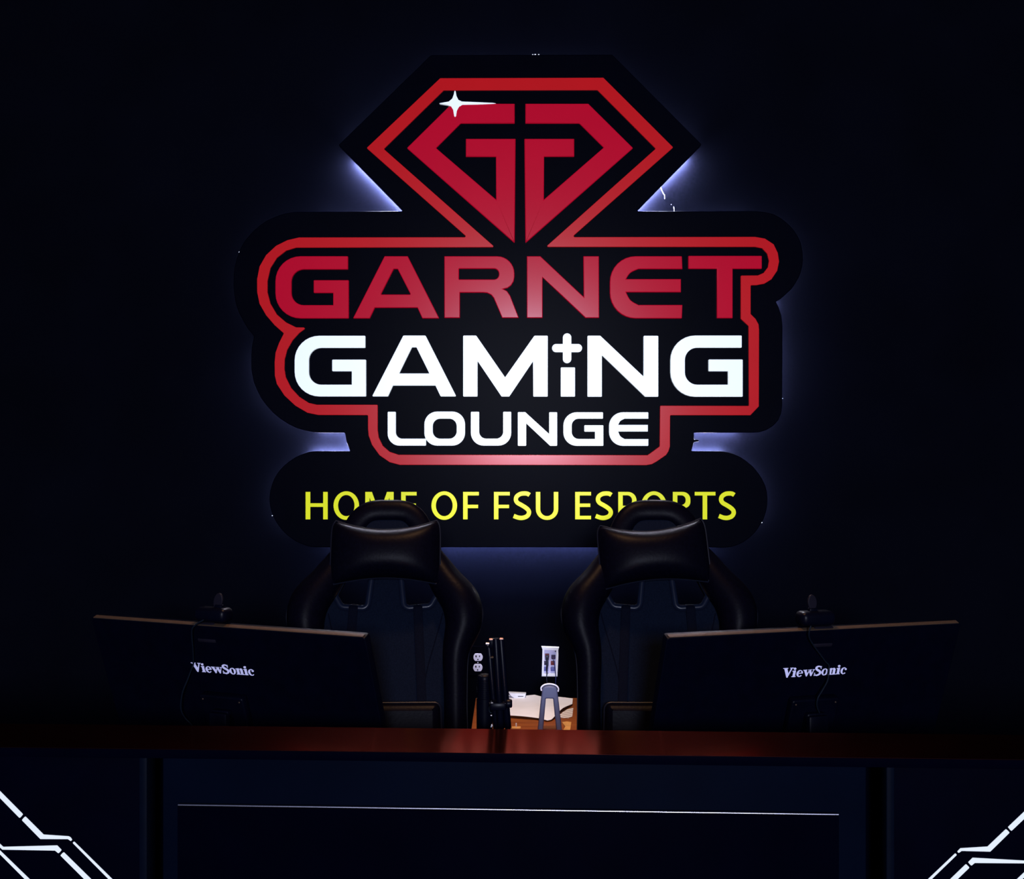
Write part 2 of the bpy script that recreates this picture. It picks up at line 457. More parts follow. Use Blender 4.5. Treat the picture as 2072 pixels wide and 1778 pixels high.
PLUS = [rp([(1138.9, 674, 8.6), (1156.2, 674, 8.6), (1156.2, 695.6), (1178, 695.6, 8.3), (1178, 712.4, 8.3), (1156.2, 712.4), (1156.2, 734.6, 8.6), (1138.9, 734.6, 8.6), (1138.9, 712.4), (1117, 712.4, 8.3), (1117, 695.6, 8.3), (1138.9, 695.6)])]
LOUNGE = [
    [rp([(784.3, 832.8, 1.5), (800.8, 832.8, 1.5), (800.8, 887.2, 13), (862, 887.2, 1), (862, 901.6, 1.5), (784.3, 901.6, 24)])],
    [rp([(858.5, 832.3, 26), (941, 832.3, 26), (941, 901.6, 26), (858.5, 901.6, 26)]), rp([(875.6, 847, 15), (924, 847, 15), (924, 887.2, 15), (875.6, 887.2, 15)])],
    [rp([(952.6, 832.8, 1.5), (969.6, 832.8, 1.5), (969.6, 887.2, 14), (1018, 887.2, 14), (1018, 832.8, 1.5), (1034.5, 832.8, 1.5), (1034.5, 901.6, 26), (952.6, 901.6, 26)])],
    [rp([(1047.7, 833.5, 1.5), (1062.8, 833.5, 2), (1111.2, 877.8), (1111.2, 833.7, 1.5), (1127.5, 833.7, 1.5), (1127.5, 902, 1.5), (1113.2, 902, 2), (1064.8, 856.5), (1064.8, 902, 1.5), (1047.7, 902, 1.5)])],
    gG(1140, 1221, 833.7, 902, 1220.3, 847, 1157, 887.8, 860, 1182.4, 873.3, 1204, 27, 14),
    gE(1232.5, 1312, 833.7, 902, 847, 859.3, 873, 888, 1250, 1264, 1311, 28)]
for g in GARNET:
    raised('letter', g, M['crimson'], 0.014, 0.0025, 'crimson letter of the first row')
for g in GAMING:
    raised('letter', g, M['white'], 0.014, 0.0012, 'large white letter of the second row')
raised('plus_dot', PLUS, M['white'], 0.014, 0.0012, 'white plus standing as the dot of the i')
for g in LOUNGE:
    raised('letter', g, M['white'], 0.012, 0.0010, 'small white letter of the third row')

# tagline
T0, T1 = 995.0, 1050.6
S_PATH = smooth_path([(0.93, 0.13), (0.80, 0.085), (0.62, 0.075), (0.40, 0.095), (0.20, 0.18), (0.15, 0.30), (0.24, 0.40), (0.45, 0.475), (0.68, 0.56), (0.86, 0.66), (0.89, 0.77), (0.78, 0.87), (0.55, 0.925), (0.30, 0.92), (0.02, 0.86)], 4)
def tS(x0, x1):
    return [stroke([(x0 + (x1 - x0) * (0.02 + u * 0.97), 993.8 + (1051.8 - 993.8) * v) for u, v in S_PATH], 8.9)]
def tO(x0, x1):
    cx, rx = (x0 + x1) / 2, (x1 - x0) / 2
    cy, ry = 1022.7, 29.0
    return [ell(cx, cy, rx, ry), ell(cx, cy, rx - 9.2, ry - 7.6)]
def tF(x0, x1):
    return [[(x0, T0), (x1, T0), (x1, T0 + 7.3), (x0 + 9.2, T0 + 7.3), (x0 + 9.2, 1021), (x1 - 1.5, 1021), (x1 - 1.5, 1028), (x0 + 9.2, 1028), (x0 + 9.2, T1), (x0, T1)]]
def tE(x0, x1):
    return [[(x0, T0), (x1, T0), (x1, T0 + 7.3), (x0 + 9.2, T0 + 7.3), (x0 + 9.2, 1018.5), (x1 - 1.5, 1018.5), (x1 - 1.5, 1025.6), (x0 + 9.2, 1025.6), (x0 + 9.2, T1 - 7.3), (x1, T1 - 7.3), (x1, T1), (x0, T1)]]
def tP(x0, x1, leg=False):
    if not leg:
        return [rp([(x0, T0), (x1, T0, 17), (x1, 1030, 17), (x0 + 9.2, 1030), (x0 + 9.2, T1), (x0, T1)]), rp([(x0 + 9.2, T0 + 7), (x1 - 9, T0 + 7, 10), (x1 - 9, 1023, 10), (x0 + 9.2, 1023)])]
    return [rp([(x0, T0), (x1 - 3, T0, 15), (x1 - 3, 1026.5, 14), (x1 - 14, 1027.5), (x1 + 2, T1), (x1 - 9, T1), (x1 - 23, 1028.5), (x0 + 9.2, 1028.5), (x0 + 9.2, T1), (x0, T1)]),
            rp([(x0 + 9.2, T0 + 7), (x1 - 12.5, T0 + 7, 9), (x1 - 12.5, 1021.5, 9), (x0 + 9.2, 1021.5)])]
TAG = [
    [[(618.3, T0), (627.7, T0), (627.7, 1018), (653.8, 1018), (653.8, T0), (663, T0), (663, T1), (653.8, T1), (653.8, 1025.4), (627.7, 1025.4), (627.7, T1), (618.3, T1)]],
    tO(674.8, 726.5),
    [[(739, T0), (752.5, T0), (767.8, 1038), (783, T0), (796.5, T0), (796.5, T1), (788, T1), (788, 1006), (771.5, T1), (764, T1), (747.6, 1006), (747.6, T1), (739, T1)]],
    tE(811.6, 843), tO(872.8, 925), tF(937, 969), tF(999.4, 1031.6), tS(1037.8, 1074.5),
    [rp([(1084.2, T0), (1093.3, T0), (1093.3, 1044, 14), (1120.5, 1044, 14), (1120.5, T0), (1129.7, T0), (1129.7, 1051.8, 22), (1084.2, 1051.8, 22)])],
    tE(1163.8, 1196), tS(1204, 1240), tP(1251, 1288), tO(1297.6, 1349), tP(1361.5, 1400, True),
    [[(1405.8, T0), (1447.8, T0), (1447.8, T0 + 7.3), (1431, T0 + 7.3), (1431, T1), (1421.8, T1), (1421.8, T0 + 7.3), (1405.8, T0 + 7.3)]],
    tS(1453.4, 1488.7)]
for g in TAG:
    raised('letter', g, M['yellow'], 0.004, 0.0004, 'yellow letter of the bottom line')

# halo strip: an LED tape on the back of the panel, a little in from its edge
def offset_loop(lp, d):
    N = len(lp)
    area = sum(lp[i][0] * lp[(i + 1) % N][1] - lp[(i + 1) % N][0] * lp[i][1] for i in range(N))
    s = 1 if area > 0 else -1
    out = []
    for i in range(N):
        a, b, c = Vector(lp[i - 1]), Vector(lp[i]), Vector(lp[(i + 1) % N])
        t1, t2 = (b - a).normalized(), (c - b).normalized()
        n1, n2 = Vector((-t1.y, t1.x)) * s, Vector((-t2.y, t2.x)) * s
        n = n1 + n2
        if n.length < 0.3:
            continue
        n.normalize()
        out.append(tuple(b + n * (d / max(0.5, n.dot(n1)))))
    return out
HALO = [  # strength, standoff from the wall, width, path in the sign's own pixels
    (60, .045, .006, [(712, 292), (880, 130), (1232, 129), (1393, 292)]),
    (6750, .012, .004, [(716, 312), (770, 366), (818, 415), (830, 426)]),
    (6750, .012, .004, [(1394, 306), (1340, 359), (1286, 414), (1274, 425)]),
    (165, .040, .006, [(640, 442), (720, 443), (820, 443)]),
    (165, .040, .006, [(1284, 443), (1400, 443), (1520, 443)]),
    (75, .040, .006, [(610, 448), (560, 462), (515, 505), (495, 560), (500, 610), (520, 650)]),
    (105, .040, .006, [(1545, 450), (1590, 480), (1605, 530), (1590, 570), (1562, 592)]),
    (3150, .012, .004, [(1561, 606), (1563, 614), (1567, 622)]),
    (390, .040, .006, [(1562, 640), (1564, 720), (1563, 815)]),
    (300, .040, .006, [(1558, 835), (1540, 850), (1515, 856)]),
    (3150, .016, .004, [(1393, 880), (1391, 908)]),
    (1925, .020, .004, [(1398, 868), (1440, 867.5), (1500, 867)]),
    (2800, .016, .004, [(1393, 920), (1430, 920), (1470, 921)]),
    (240, .040, .006, [(1475, 936), (1510, 958), (1530, 990), (1534, 1020), (1520, 1055)]),
    (3150, .016, .004, [(704, 880), (708, 894), (716, 908)]),
    (1575, .020, .004, [(640, 867), (660, 867.5), (700, 868)]),
    (2800, .016, .004, [(624, 922), (660, 920), (712, 920)]),
    (135, .040, .006, [(620, 936), (588, 958), (568, 990), (566, 1030), (585, 1062)]),
    (195, .040, .006, [(527, 700), (528, 760), (550, 808), (590, 842), (630, 856)]),
    (441, .045, .006, [(660, 1087), (860, 1088)]),
    (945, .045, .006, [(880, 1088), (1050, 1088), (1220, 1088)]),
    (441, .045, .006, [(1240, 1088), (1450, 1087)])]
halo_m = {}
for st_, off, wd, path in HALO:
    if st_ not in halo_m:
        halo_m[st_] = mat('halo_led', (0.8, 0.85, 1), 0.5, 0.2, emit=float(st_), ecol=(0.60, 0.68, 1.1) if path[0][1] > 1080 else (0.80, 0.80, 1.0))
    link('led_strip', slab_mesh([stroke(sg(path), wd)], 0.003, 0.0, facing(WALL - off)), halo_m[st_], sign, label='white halo light strip behind the panel')
_a, _b = at(646, 1104, 4.45), at(1462, 1104, 4.45)
obj('light_block_lip', box(((_a.x + _b.x) / 2, FACE + 0.0495, _a.z), (_b.x - _a.x, 0.019, 0.003)), M['panel'], sign)  # unseen lip added to keep the halo light off the table
# light leaking at the panel seams
for (x, y, r) in ((1090, 110.5, 0.0018), (1083, 110.5, 0.0022), (1078, 110.5, 0.0016), (485, 510, 0.0024), (515, 678, 0.0016), (1567, 609.5, 0.0018), (1541, 1057, 0.0022), (551, 1043, 0.0015), (1583.6, 806, 0.0012)):
    b = bmesh.new()
    bmesh.ops.create_icosphere(b, subdivisions=2, radius=r)
    bmesh.ops.transform(b, matrix=Matrix.Translation(at(x, y, FACE + 0.004)) @ Matrix.Diagonal((1.6, 1, 1, 1)), verts=b.verts)
    obj('seam_light', b, M['glint'], sign, label='tiny light leak at the panel seam')
# loose wire ends showing behind the right notch
for w in ([(1336, 378), (1338.5, 383), (1341, 389), (1343, 393)], [(1344.5, 393.5), (1345, 398), (1345, 402)], [(1363, 418), (1364, 422), (1364, 427)], [(1358, 413.4), (1358.6, 414)]):
    obj('wire', tube([at(x, y, WALL - 0.004) for x, y in w], 0.0015, seg=6), M['wire'], sign, label='loose white wire end')

# ------------------------------------------------------------------ the counter
TH = math.radians(-2.66)
desk = thing('reception_counter', 'long black reception counter with raised ledge and glowing white line panels', 'counter', (0, 2.2, 0), TH)
Mdesk = Matrix.Translation((0, 2.2, 0)) @ Matrix.Rotation(TH, 4, 'Z')
Mdi = Mdesk.inverted()
def on_desk(px, py, ly):
    """pixel -> counter-local point on the local plane y = ly"""
    o = Mdi @ CAM
    q = Mdi @ at(px, py, 1.0)
    d = q - o
    t = (ly - o.y) / d.y
    return o + d * t
LT = 1.0175
lg = obj('ledge', box((0, 0.093, LT - 0.0089), (3.6, 0.186, 0.0166), bev=0.0012), M['desk'], desk, local=True)
obj('ledge_laminate', box((0, 0.0935, LT - 0.0004), (3.597, 0.183, 0.0010)), M['ledge'], lg, local=True, label='red-tinted metallic laminate on the ledge')
xa, xb = on_desk(330, 1600, 0.03).x, on_desk(1752, 1600, 0.03).x
pl, pr = on_desk(293, 1600, 0.02).x, on_desk(1799, 1600, 0.02).x
obj('centre_panel', box(((xa + xb) / 2, 0.045, 0.53), (xb - xa, 0.03, 0.94), bev=0.001), M['deskmid'], desk, local=True, label='dark navy centre panel')
obj('side_panel', box(((-1.78 + pl) / 2, 0.045, 0.50), (pl + 1.78, 0.03, 1.0), bev=0.001), M['desk'], desk, local=True)
obj('side_panel', box(((1.78 + pr) / 2, 0.045, 0.50), (1.78 - pr, 0.03, 1.0), bev=0.001), M['desk'], desk, local=True)
for x in (pl, pr):
    obj('post', box((x, 0.035, 0.50), (0.0155, 0.05, 1.0), bev=0.003), M['post'], desk, local=True, label='slim slate trim post')
a, b = on_desk(360, 1629.5, 0.014), on_desk(1697, 1642.5, 0.014)
zt = (a.z + b.z) / 2
obj('lower_panel', box(((a.x + b.x) / 2, 0.022, (zt - 0.004) / 2 + 0.01), (b.x - a.x, 0.022, zt - 0.024), bev=0.001), M['deskblk'], desk, local=True, label='black lower front panel')
bm = bmesh.new()
add_tube(bm, [(a.x, 0.0165, zt - 0.0025), ((a.x + b.x) / 2, 0.0165, zt - 0.0025), (b.x, 0.0165, zt - 0.0025)], 0.0028, seg=24)
obj('metal_trim', bm, M['trim'], desk, local=True, label='thin polished metal trim line')
obj('worktop', box((0, 0.475, 0.715), (3.5, 0.57, 0.03), bev=0.002), M['desk'], desk, local=True)
obj('riser', box((0, 0.175, 0.865), (3.5, 0.02, 0.27)), M['desk'], desk, local=True)
for x in (-1.74, 1.74):
    obj('end_panel', box((x, 0.40, 0.35), (0.03, 0.68, 0.70)), M['desk'], desk, local=True)
k = 300 / 2072.0
def zL(pts): return [(x * k, 1560 + y * k) for x, y in pts]
k2 = 250 / 2072.0
def zR(pts): return [(1822 + x * k2, 1620 + y * k2) for x, y in pts]
STRIPS = [
    zL([(-370, -88), (318, 605), (276, 655), (-370, -4)]),
    zL([(348, 632), (605, 888), (955, 912), (980, 925), (1005, 960), (992, 977), (950, 948), (565, 947), (305, 682)]),
    zL([(1030, 983), (1890, 1830), (1838, 1830), (1015, 1000)]),
    zL([(-500, 560), (40, 1060), (795, 1040), (858, 1105), (818, 1148), (770, 1108), (35, 1095), (-500, 610)]),
    zL([(885, 1132), (1960, 2190), (1865, 2190), (843, 1175)]),
    zL([(-500, 630), (1110, 2190), (1030, 2190), (-500, 660)]),
    zR([(2800, -500), (1806, 444), (1858, 506), (2800, -385)]),
    zR([(1776, 474), (1465, 770), (1010, 798), (955, 855), (975, 874), (1025, 838), (1505, 850), (1832, 530)]),
    zR([(928, 878), (-60, 1817), (0, 1817), (945, 905)]),
    zR([(2800, 1045), (1215, 957), (1138, 1034), (1187, 1088), (1245, 1040), (2800, 1052)]),
    zR([(1104, 1062), (180, 1950), (298, 1950), (1158, 1117)]),
    zR([(2800, 520), (1290, 1950), (1355, 1950), (2800, 610)])]
for s in STRIPS:
    q = [on_desk(x, y, 0.028) for x, y in s]
    lo = [(v.x, v.z) for v in q]
    link('light_strip', slab_mesh([rp([(x, z, 0.0015) for x, z in lo], 3)], 0.003, 0.0, facing(0.0305)), M['led'], desk, local=True, label='glowing white line strip')

# ------------------------------------------------------------------ brand lettering of the monitors (serif capitals and small letters)
def serif_word():
    polys = []
    x = 0.0
    def put(loops, w):
        nonlocal x
        polys.append([[(p[0] + x, p[1]) for p in l] for l in loops])
        return w
    V = [(0, 1), (.46, 1), (.46, .95), (.38, .93), (.56, .40), (.74, .92), (.64, .95), (.64, 1), (.95, 1), (.95, .95), (.85, .92), (.54, -.02), (.44, -.02), (.10, .93), (0, .95)]
    stem = [(0, 0), (.38, 0), (.38, .05), (.31, .08), (.31, .70), (.26, .70), (0, .64), (0, .59), (.09, .57), (.09, .08), (0, .05)]
    def cshape(a0, a1, cx, cy, rx, ry, ix, iy):
        return ell(cx, cy, rx, ry, a0, a1, 30) + ell(cx + .02, cy, ix, iy, a1, a0, 30)
    put([V], 0); x += .90
    put([stem], 0); put([ell(.19, .87, .12, .11, n=20)], 0); x += .42
    put([cshape(8, 322, .29, .33, .29, .36, .13, .29)], 0); put([[(.14, .32), (.57, .32), (.56, .39), (.14, .39)]], 0); x += .58
    w1 = [(0, .68), (.36, .68), (.36, .63), (.30, .61), (.42, .27), (.54, .61), (.48, .63), (.48, .68), (.62, .68), (.62, .64), (.42, -.02), (.33, -.02), (.07, .61), (0, .63)]
    w2 = [(.44, .68), (.78, .68), (.78, .63), (.72, .61), (.83, .27), (.94, .61), (.86, .63), (.86, .68), (1.06, .68), (1.06, .63), (1.0, .61), (.83, -.02), (.74, -.02), (.54, .50)]
    put([w1], 0); put([w2], 0); x += 1.05
    sp = smooth_path([(.56, .80), (.48, .93), (.30, .965), (.15, .88), (.14, .72), (.28, .58), (.46, .46), (.56, .30), (.50, .12), (.32, .03), (.14, .07), (.05, .22)], 4)
    ws = [0.06 + 0.15 * math.sin(PI * i / (len(sp) - 1)) for i in range(len(sp))]
    put([stroke(sp, ws)], 0); put([[(.53, .98), (.60, .98), (.60, .70), (.55, .70), (.50, .86)]], 0); put([[(.02, -.02), (.08, -.02), (.13, .10), (.08, .30), (.02, .30)]], 0); x += .68
    put([ell(.30, .33, .30, .36), ell(.30, .33, .12, .29)], 0); x += .63
    put([stem], 0)
    put([[(.31, .52), (.36, .58), (.41, .58), (.43, .52), (.43, .08), (.38, .05), (.38, 0), (.72, 0), (.72, .05), (.65, .08), (.65, .54), (.61, .65), (.52, .70), (.42, .68), (.31, .60)]], 0); x += .74
    put([stem], 0); put([ell(.19, .87, .12, .11, n=20)], 0); x += .42
    put([cshape(38, 318, .29, .33, .29, .36, .13, .29)], 0); put([ell(.45, .50, .10, .10, n=16)], 0); x += .55
    return polys, x
WORD, WORD_W = serif_word()

# ------------------------------------------------------------------ monitors
MW, MH, TILT = 0.75, 0.42, math.radians(20)
def make_monitor(name, label, pl, pr, text_px):
    """pl, pr: world points of the two ends of its top edge"""
    pl, pr = Vector(pl), Vector(pr)
    mid = (pl + pr) / 2
    yaw = math.atan2(pr.y - pl.y, pr.x - pl.x)
    w = (Vector((pr.x, pr.y)) - Vector((pl.x, pl.y))).length
    # root under the stand, on the worktop
    back = Vector((math.sin(yaw), -math.cos(yaw), 0))       # towards the viewer
    base = Vector((mid.x, mid.y, 0.73)) + back * 0.0
    root = thing(name, label, 'monitor', base, yaw, 'monitors on the counter')
    zt = mid.z - 0.73
    # panel frame: u along width, v up along the tilted panel, n out of the back (towards viewer, -y local)
    v = Vector((0, -math.sin(TILT), math.cos(TILT)))
    n = Vector((0, -math.cos(TILT), -math.sin(TILT)))
    top = Vector((0, 0, zt))
    PM = Matrix(((1, 0, n.x, 0), (0, v.y, -n.y * -1, 0), (0, v.z, n.z, 0), (0, 0, 0, 1)))
    PM = Matrix(((1, v.x, n.x, top.x), (0, v.y, n.y, top.y), (0, v.z, n.z, top.z), (0, 0, 0, 1)))
    hw = w / 2
    outline = [(-hw, 0), (hw, 0), (hw, -MH), (-hw, -MH)]
    sh = link('back_shell', slab_mesh([rp([(x, y, 0.006) for x, y in outline])], 0.024, 0.002, PM @ Matrix.Translation((0, 0, -0.024))), M['shell'], root, local=True)
    link('painted_top_light', slab_mesh([[(-hw + .006, -.001), (hw - .006, -.001), (hw - .006, .0014), (-hw + .006, .0014)]], 0.013, 0.0004, PM @ Matrix.Translation((0, 0, -0.0145))), M['edge'], root, local=True, label='brown strip painting warm light along the top edge')  # lighter than the shell: warm overhead light painted onto the top edge
    link('screen', slab_mesh([[(-hw + .008, -.008), (hw - .008, -.008), (hw - .008, -MH + .016), (-hw + .008, -MH + .016)]], 0.002, 0.0, PM @ Matrix.Translation((0, 0, -0.026))), M['screen'], root, local=True)
    # lettering: where the photograph shows it on the back
    R = Matrix.Translation(base) @ Matrix.Rotation(yaw, 4, 'Z') @ PM
    Ri = R.inverted()
    def onp(px, py, h=0.0):
        o = Ri @ CAM
        d = (Ri @ at(px, py, 1.0)) - o
        t = (h - o.z) / d.z
        return o + d * t
    (x0, y0), (x1, y1) = text_px[0], text_px[1]
    A, B = onp(x0, y0), onp(x1, y1)
    U = Vector((B.x - A.x, B.y - A.y))
    sc = U.length / WORD_W
    ang = math.atan2(U.y, U.x)
    hs = text_px[2] * (A - onp(x0, y0 - 10)).length / 10.0
    TM = PM @ Matrix.Translation((A.x, A.y, 0)) @ Matrix.Rotation(ang, 4, 'Z') @ Matrix.Diagonal((sc, hs, 1, 1))
    mes = [slab_mesh(l, 0.0012, 0.0, TM) for l in WORD]
    link('brand_lettering', join_meshes(mes), M['logo'], sh, local=True, label='white brand lettering')
    # mount bracket and stand on the viewer's side
    bz = onp(*text_px[3])
    mb = slab_mesh([rp([(bz.x - .062, bz.y, .006), (bz.x + .062, bz.y, .006), (bz.x + .062, bz.y - .11, .006), (bz.x - .062, bz.y - .11, .006)])], 0.022, 0.004, PM)
    br = link('mount_bracket', mb, M['plastic'], root, local=True)
    for sx in (-.052, .052):
        c = PM @ Vector((bz.x + sx, bz.y - 0.010, 0.022))
        b = bmesh.new()
        bmesh.ops.create_uvsphere(b, u_segments=10, v_segments=6, radius=0.0022)
        bmesh.ops.transform(b, matrix=Matrix.Translation(c), verts=b.verts)
        obj('screw', b, M['edge'], br, local=True)
    pc = PM @ Vector((bz.x, bz.y - 0.06, 0.02))
    bm = bmesh.new()
    add_box(bm, (bz.x, pc.y - 0.02, (pc.z + 0.03) / 2), (0.05, 0.028, pc.z + 0.01), bev=0.006)
    add_box(bm, (bz.x, pc.y - 0.008, pc.z), (0.05, 0.035, 0.05), bev=0.006)
    obj('stand_neck', bm, M['plastic'], root, local=True)
    obj('stand_base', box((bz.x, pc.y - 0.0, 0.006), (0.24, 0.19, 0.012), bev=0.004), M['plastic'], root, local=True)
    return root, R, onp
zt = 1.16
def topd(px, py): 
    d = (CAM.z - zt) * F / (py - 889)
    return at(px, py, d)
monL = make_monitor('monitor', 'dark monitor seen from behind in front of the left chair', topd(184, 1250), topd(738, 1290), [(391, 1357.5), (516, 1366.3), 16.8, (456, 1400)])
monR = make_monitor('monitor', 'dark monitor seen from behind in front of the right chair', topd(1350, 1291), topd(1945, 1261), [(1581, 1370.5), (1711, 1362.3), 18.5, (1643, 1405)])

# ------------------------------------------------------------------ webcams
def make_webcam(label, mon, px, py, flip, oval, cable_px):
    root_m, R, onp = mon
    c = onp(px, py, -0.014)
    yaw = root_m.rotation_euler.z
    top = R @ Vector((c.x, 0, -0.014))
    root = thing('webcam', label, 'webcam', top, yaw, 'webcams on the monitors')
    s = -1 if flip else 1
    # body: rounded bar lying along the monitor's top edge
    obj('body', box((0, 0.002, 0.022), (0.088, 0.046, 0.034), bev=0.013, seg=4), M['plastic'], root, local=True)
    bm = bmesh.new()
    add_cyl(bm, (0.02 * s, 0.024, 0.022), (0.02 * s, 0.034, 0.022), 0.013, 0.012, bev=0.001)
    obj('lens', bm, M['screen'], root, local=True)
    # clip hugging the back of the monitor
    vb = Vector((0, -math.sin(TILT), math.cos(TILT)))
    rot = Matrix.Rotation(TILT, 3, 'X')
    cl = bmesh.new()
    add_box(cl, (-0.018 * s, -0.009 + 0.012, -0.018), (0.050, 0.012, 0.044), rot=rot, bev=0.004)
    add_box(cl, (-0.018 * s, -0.010 + 0.019, -0.038), (0.052, 0.022, 0.010), rot=rot, bev=0.003)
    cl2 = obj('clip', cl, M['oval'], root, local=True)
    # upturned oval shutter
    ox, oy, w, h, ang = oval
    d = top.y - 0.0
    q = at(ox, oy, d)
    loc = Matrix.Rotation(-yaw, 4, 'Z') @ (q - top)
    me = slab_mesh([ell(0, 0, w, h, n=32)], 0.006, 0.002, Matrix.Translation((loc.x, 0.002, loc.z)) @ Matrix.Rotation(ang, 4, 'Y') @ facing(0.004))
    sh = link('privacy_shutter', me, M['oval'], root, local=True)
    obj('hinge', box((loc.x + 0.002, 0.004, 0.040), (0.022, 0.014, 0.012), bev=0.004), M['plastic'], sh, local=True)
    pts = []
    for (x, y, hh) in cable_px:
        pts.append(tuple(R @ onp(x, y, hh)))
    obj('cable', tube(smooth_path(pts, 6), 0.0016, seg=8), M['cable'], root)
    return root
make_webcam('small black webcam with raised oval shutter on the left monitor', monL, 432, 1265, False, (443, 1216, 0.0125, 0.020, 0.25),
            [(412, 1254, 0.015), (398, 1262, 0.02), (389, 1272, 0.02), (388.5, 1290, 0.018), (390.5, 1315, 0.015), (391, 1340, 0.01), (388, 1352, 0.012), (380, 1374, 0.02), (369, 1402, 0.03), (366, 1432, 0.03), (373, 1450, 0.025), (388, 1466, 0.02), (398, 1480, 0.012)])
make_webcam('small black webcam with raised oval shutter on the right monitor', monR, 1650, 1272, True, (1643.5, 1218.5, 0.0115, 0.018, -0.12),
            [(1641, 1266, 0.02), (1637, 1280, 0.022), (1638.5, 1292, 0.02), (1648, 1308, 0.016), (1660, 1324, 0.012), (1670, 1338, 0.01), (1677.5, 1348, 0.012), (1675, 1375, 0.02), (1663, 1398, 0.03), (1655, 1412, 0.036), (1653, 1428, 0.036), (1660, 1445, 0.03), (1672, 1462, 0.02), (1684, 1482, 0.012)])

# ------------------------------------------------------------------ gaming chairs
TB = math.tan(math.radians(18))
RC = math.radians(18)
BN = Vector((0, -math.cos(RC), math.sin(RC)))         # front normal of the backrest (towards the sitter)
BV = Vector((0, math.sin(RC), math.cos(RC)))          # up along the backrest
B0 = Vector((0, 0.22, 0.50))
def bk(x, z, h=0.0):
    """point on the backrest plane at lateral x, height z, h in front of it"""
    s = (z - B0.z) / BV.z
    return Vector((x, 0, 0)) + B0 + BV * s + BN * h
BKM = Matrix(((1, BV.x, BN.x, B0.x), (0, BV.y, BN.y, B0.y), (0, BV.z, BN.z, B0.z), (0, 0, 0, 1)))
def zs(z): return (z - B0.z) / BV.z

def pillow(hw, hh, dt, db, th, n=22, p=4.0, side=0.0):
    """pincushion with concave top (dt) and bottom (db) edges"""
    bm = bmesh.new()
    front, back = {}, {}
    def pos(u, v):
        topz = hh - dt * (1 - u * u)
        botz = -hh + db * (1 - u * u)
        z = botz + (topz - botz) * (v + 1) / 2
        x = hw * u * (1 - side * (1 - v * v))
        x *= 1 - 0.07 * abs(v) ** 6 * abs(u) ** 6
        z *= 1 - 0.05 * abs(v) ** 6 * abs(u) ** 6
        return x, z
    for i in range(n + 1):
        for j in range(n + 1):
            u, v = -1 + 2 * i / n, -1 + 2 * j / n
            x, z = pos(u, v)
            t = th * (max(0, 1 - abs(u) ** p) ** 0.55) * (max(0, 1 - abs(v) ** p * 0.999 - 0.001) ** 0.55)
            t *= 0.75 + 0.25 * (1 - u * u) * (1 - v * v)
            edge = i in (0, n) or j in (0, n)
            fv = bm.verts.new((x, z, t))
            front[i, j] = fv
            back[i, j] = fv if edge else bm.verts.new((x, z, -t * 0.45))
    for i in range(n):
        for j in range(n):
            bm.faces.new((front[i, j], front[i + 1, j], front[i + 1, j + 1], front[i, j + 1]))
            bm.faces.new((back[i, j], back[i, j + 1], back[i + 1, j + 1], back[i + 1, j]))
    rim = [(*pos(-1 + 2 * i / n, 1), 0) for i in range(n + 1)] + [(*pos(1, 1 - 2 * j / n), 0) for j in range(1, n + 1)]
    rim += [(*pos(1 - 2 * i / n, -1), 0) for i in range(1, n + 1)] + [(*pos(-1, -1 + 2 * j / n), 0) for j in range(1, n)]
    return bm, rim

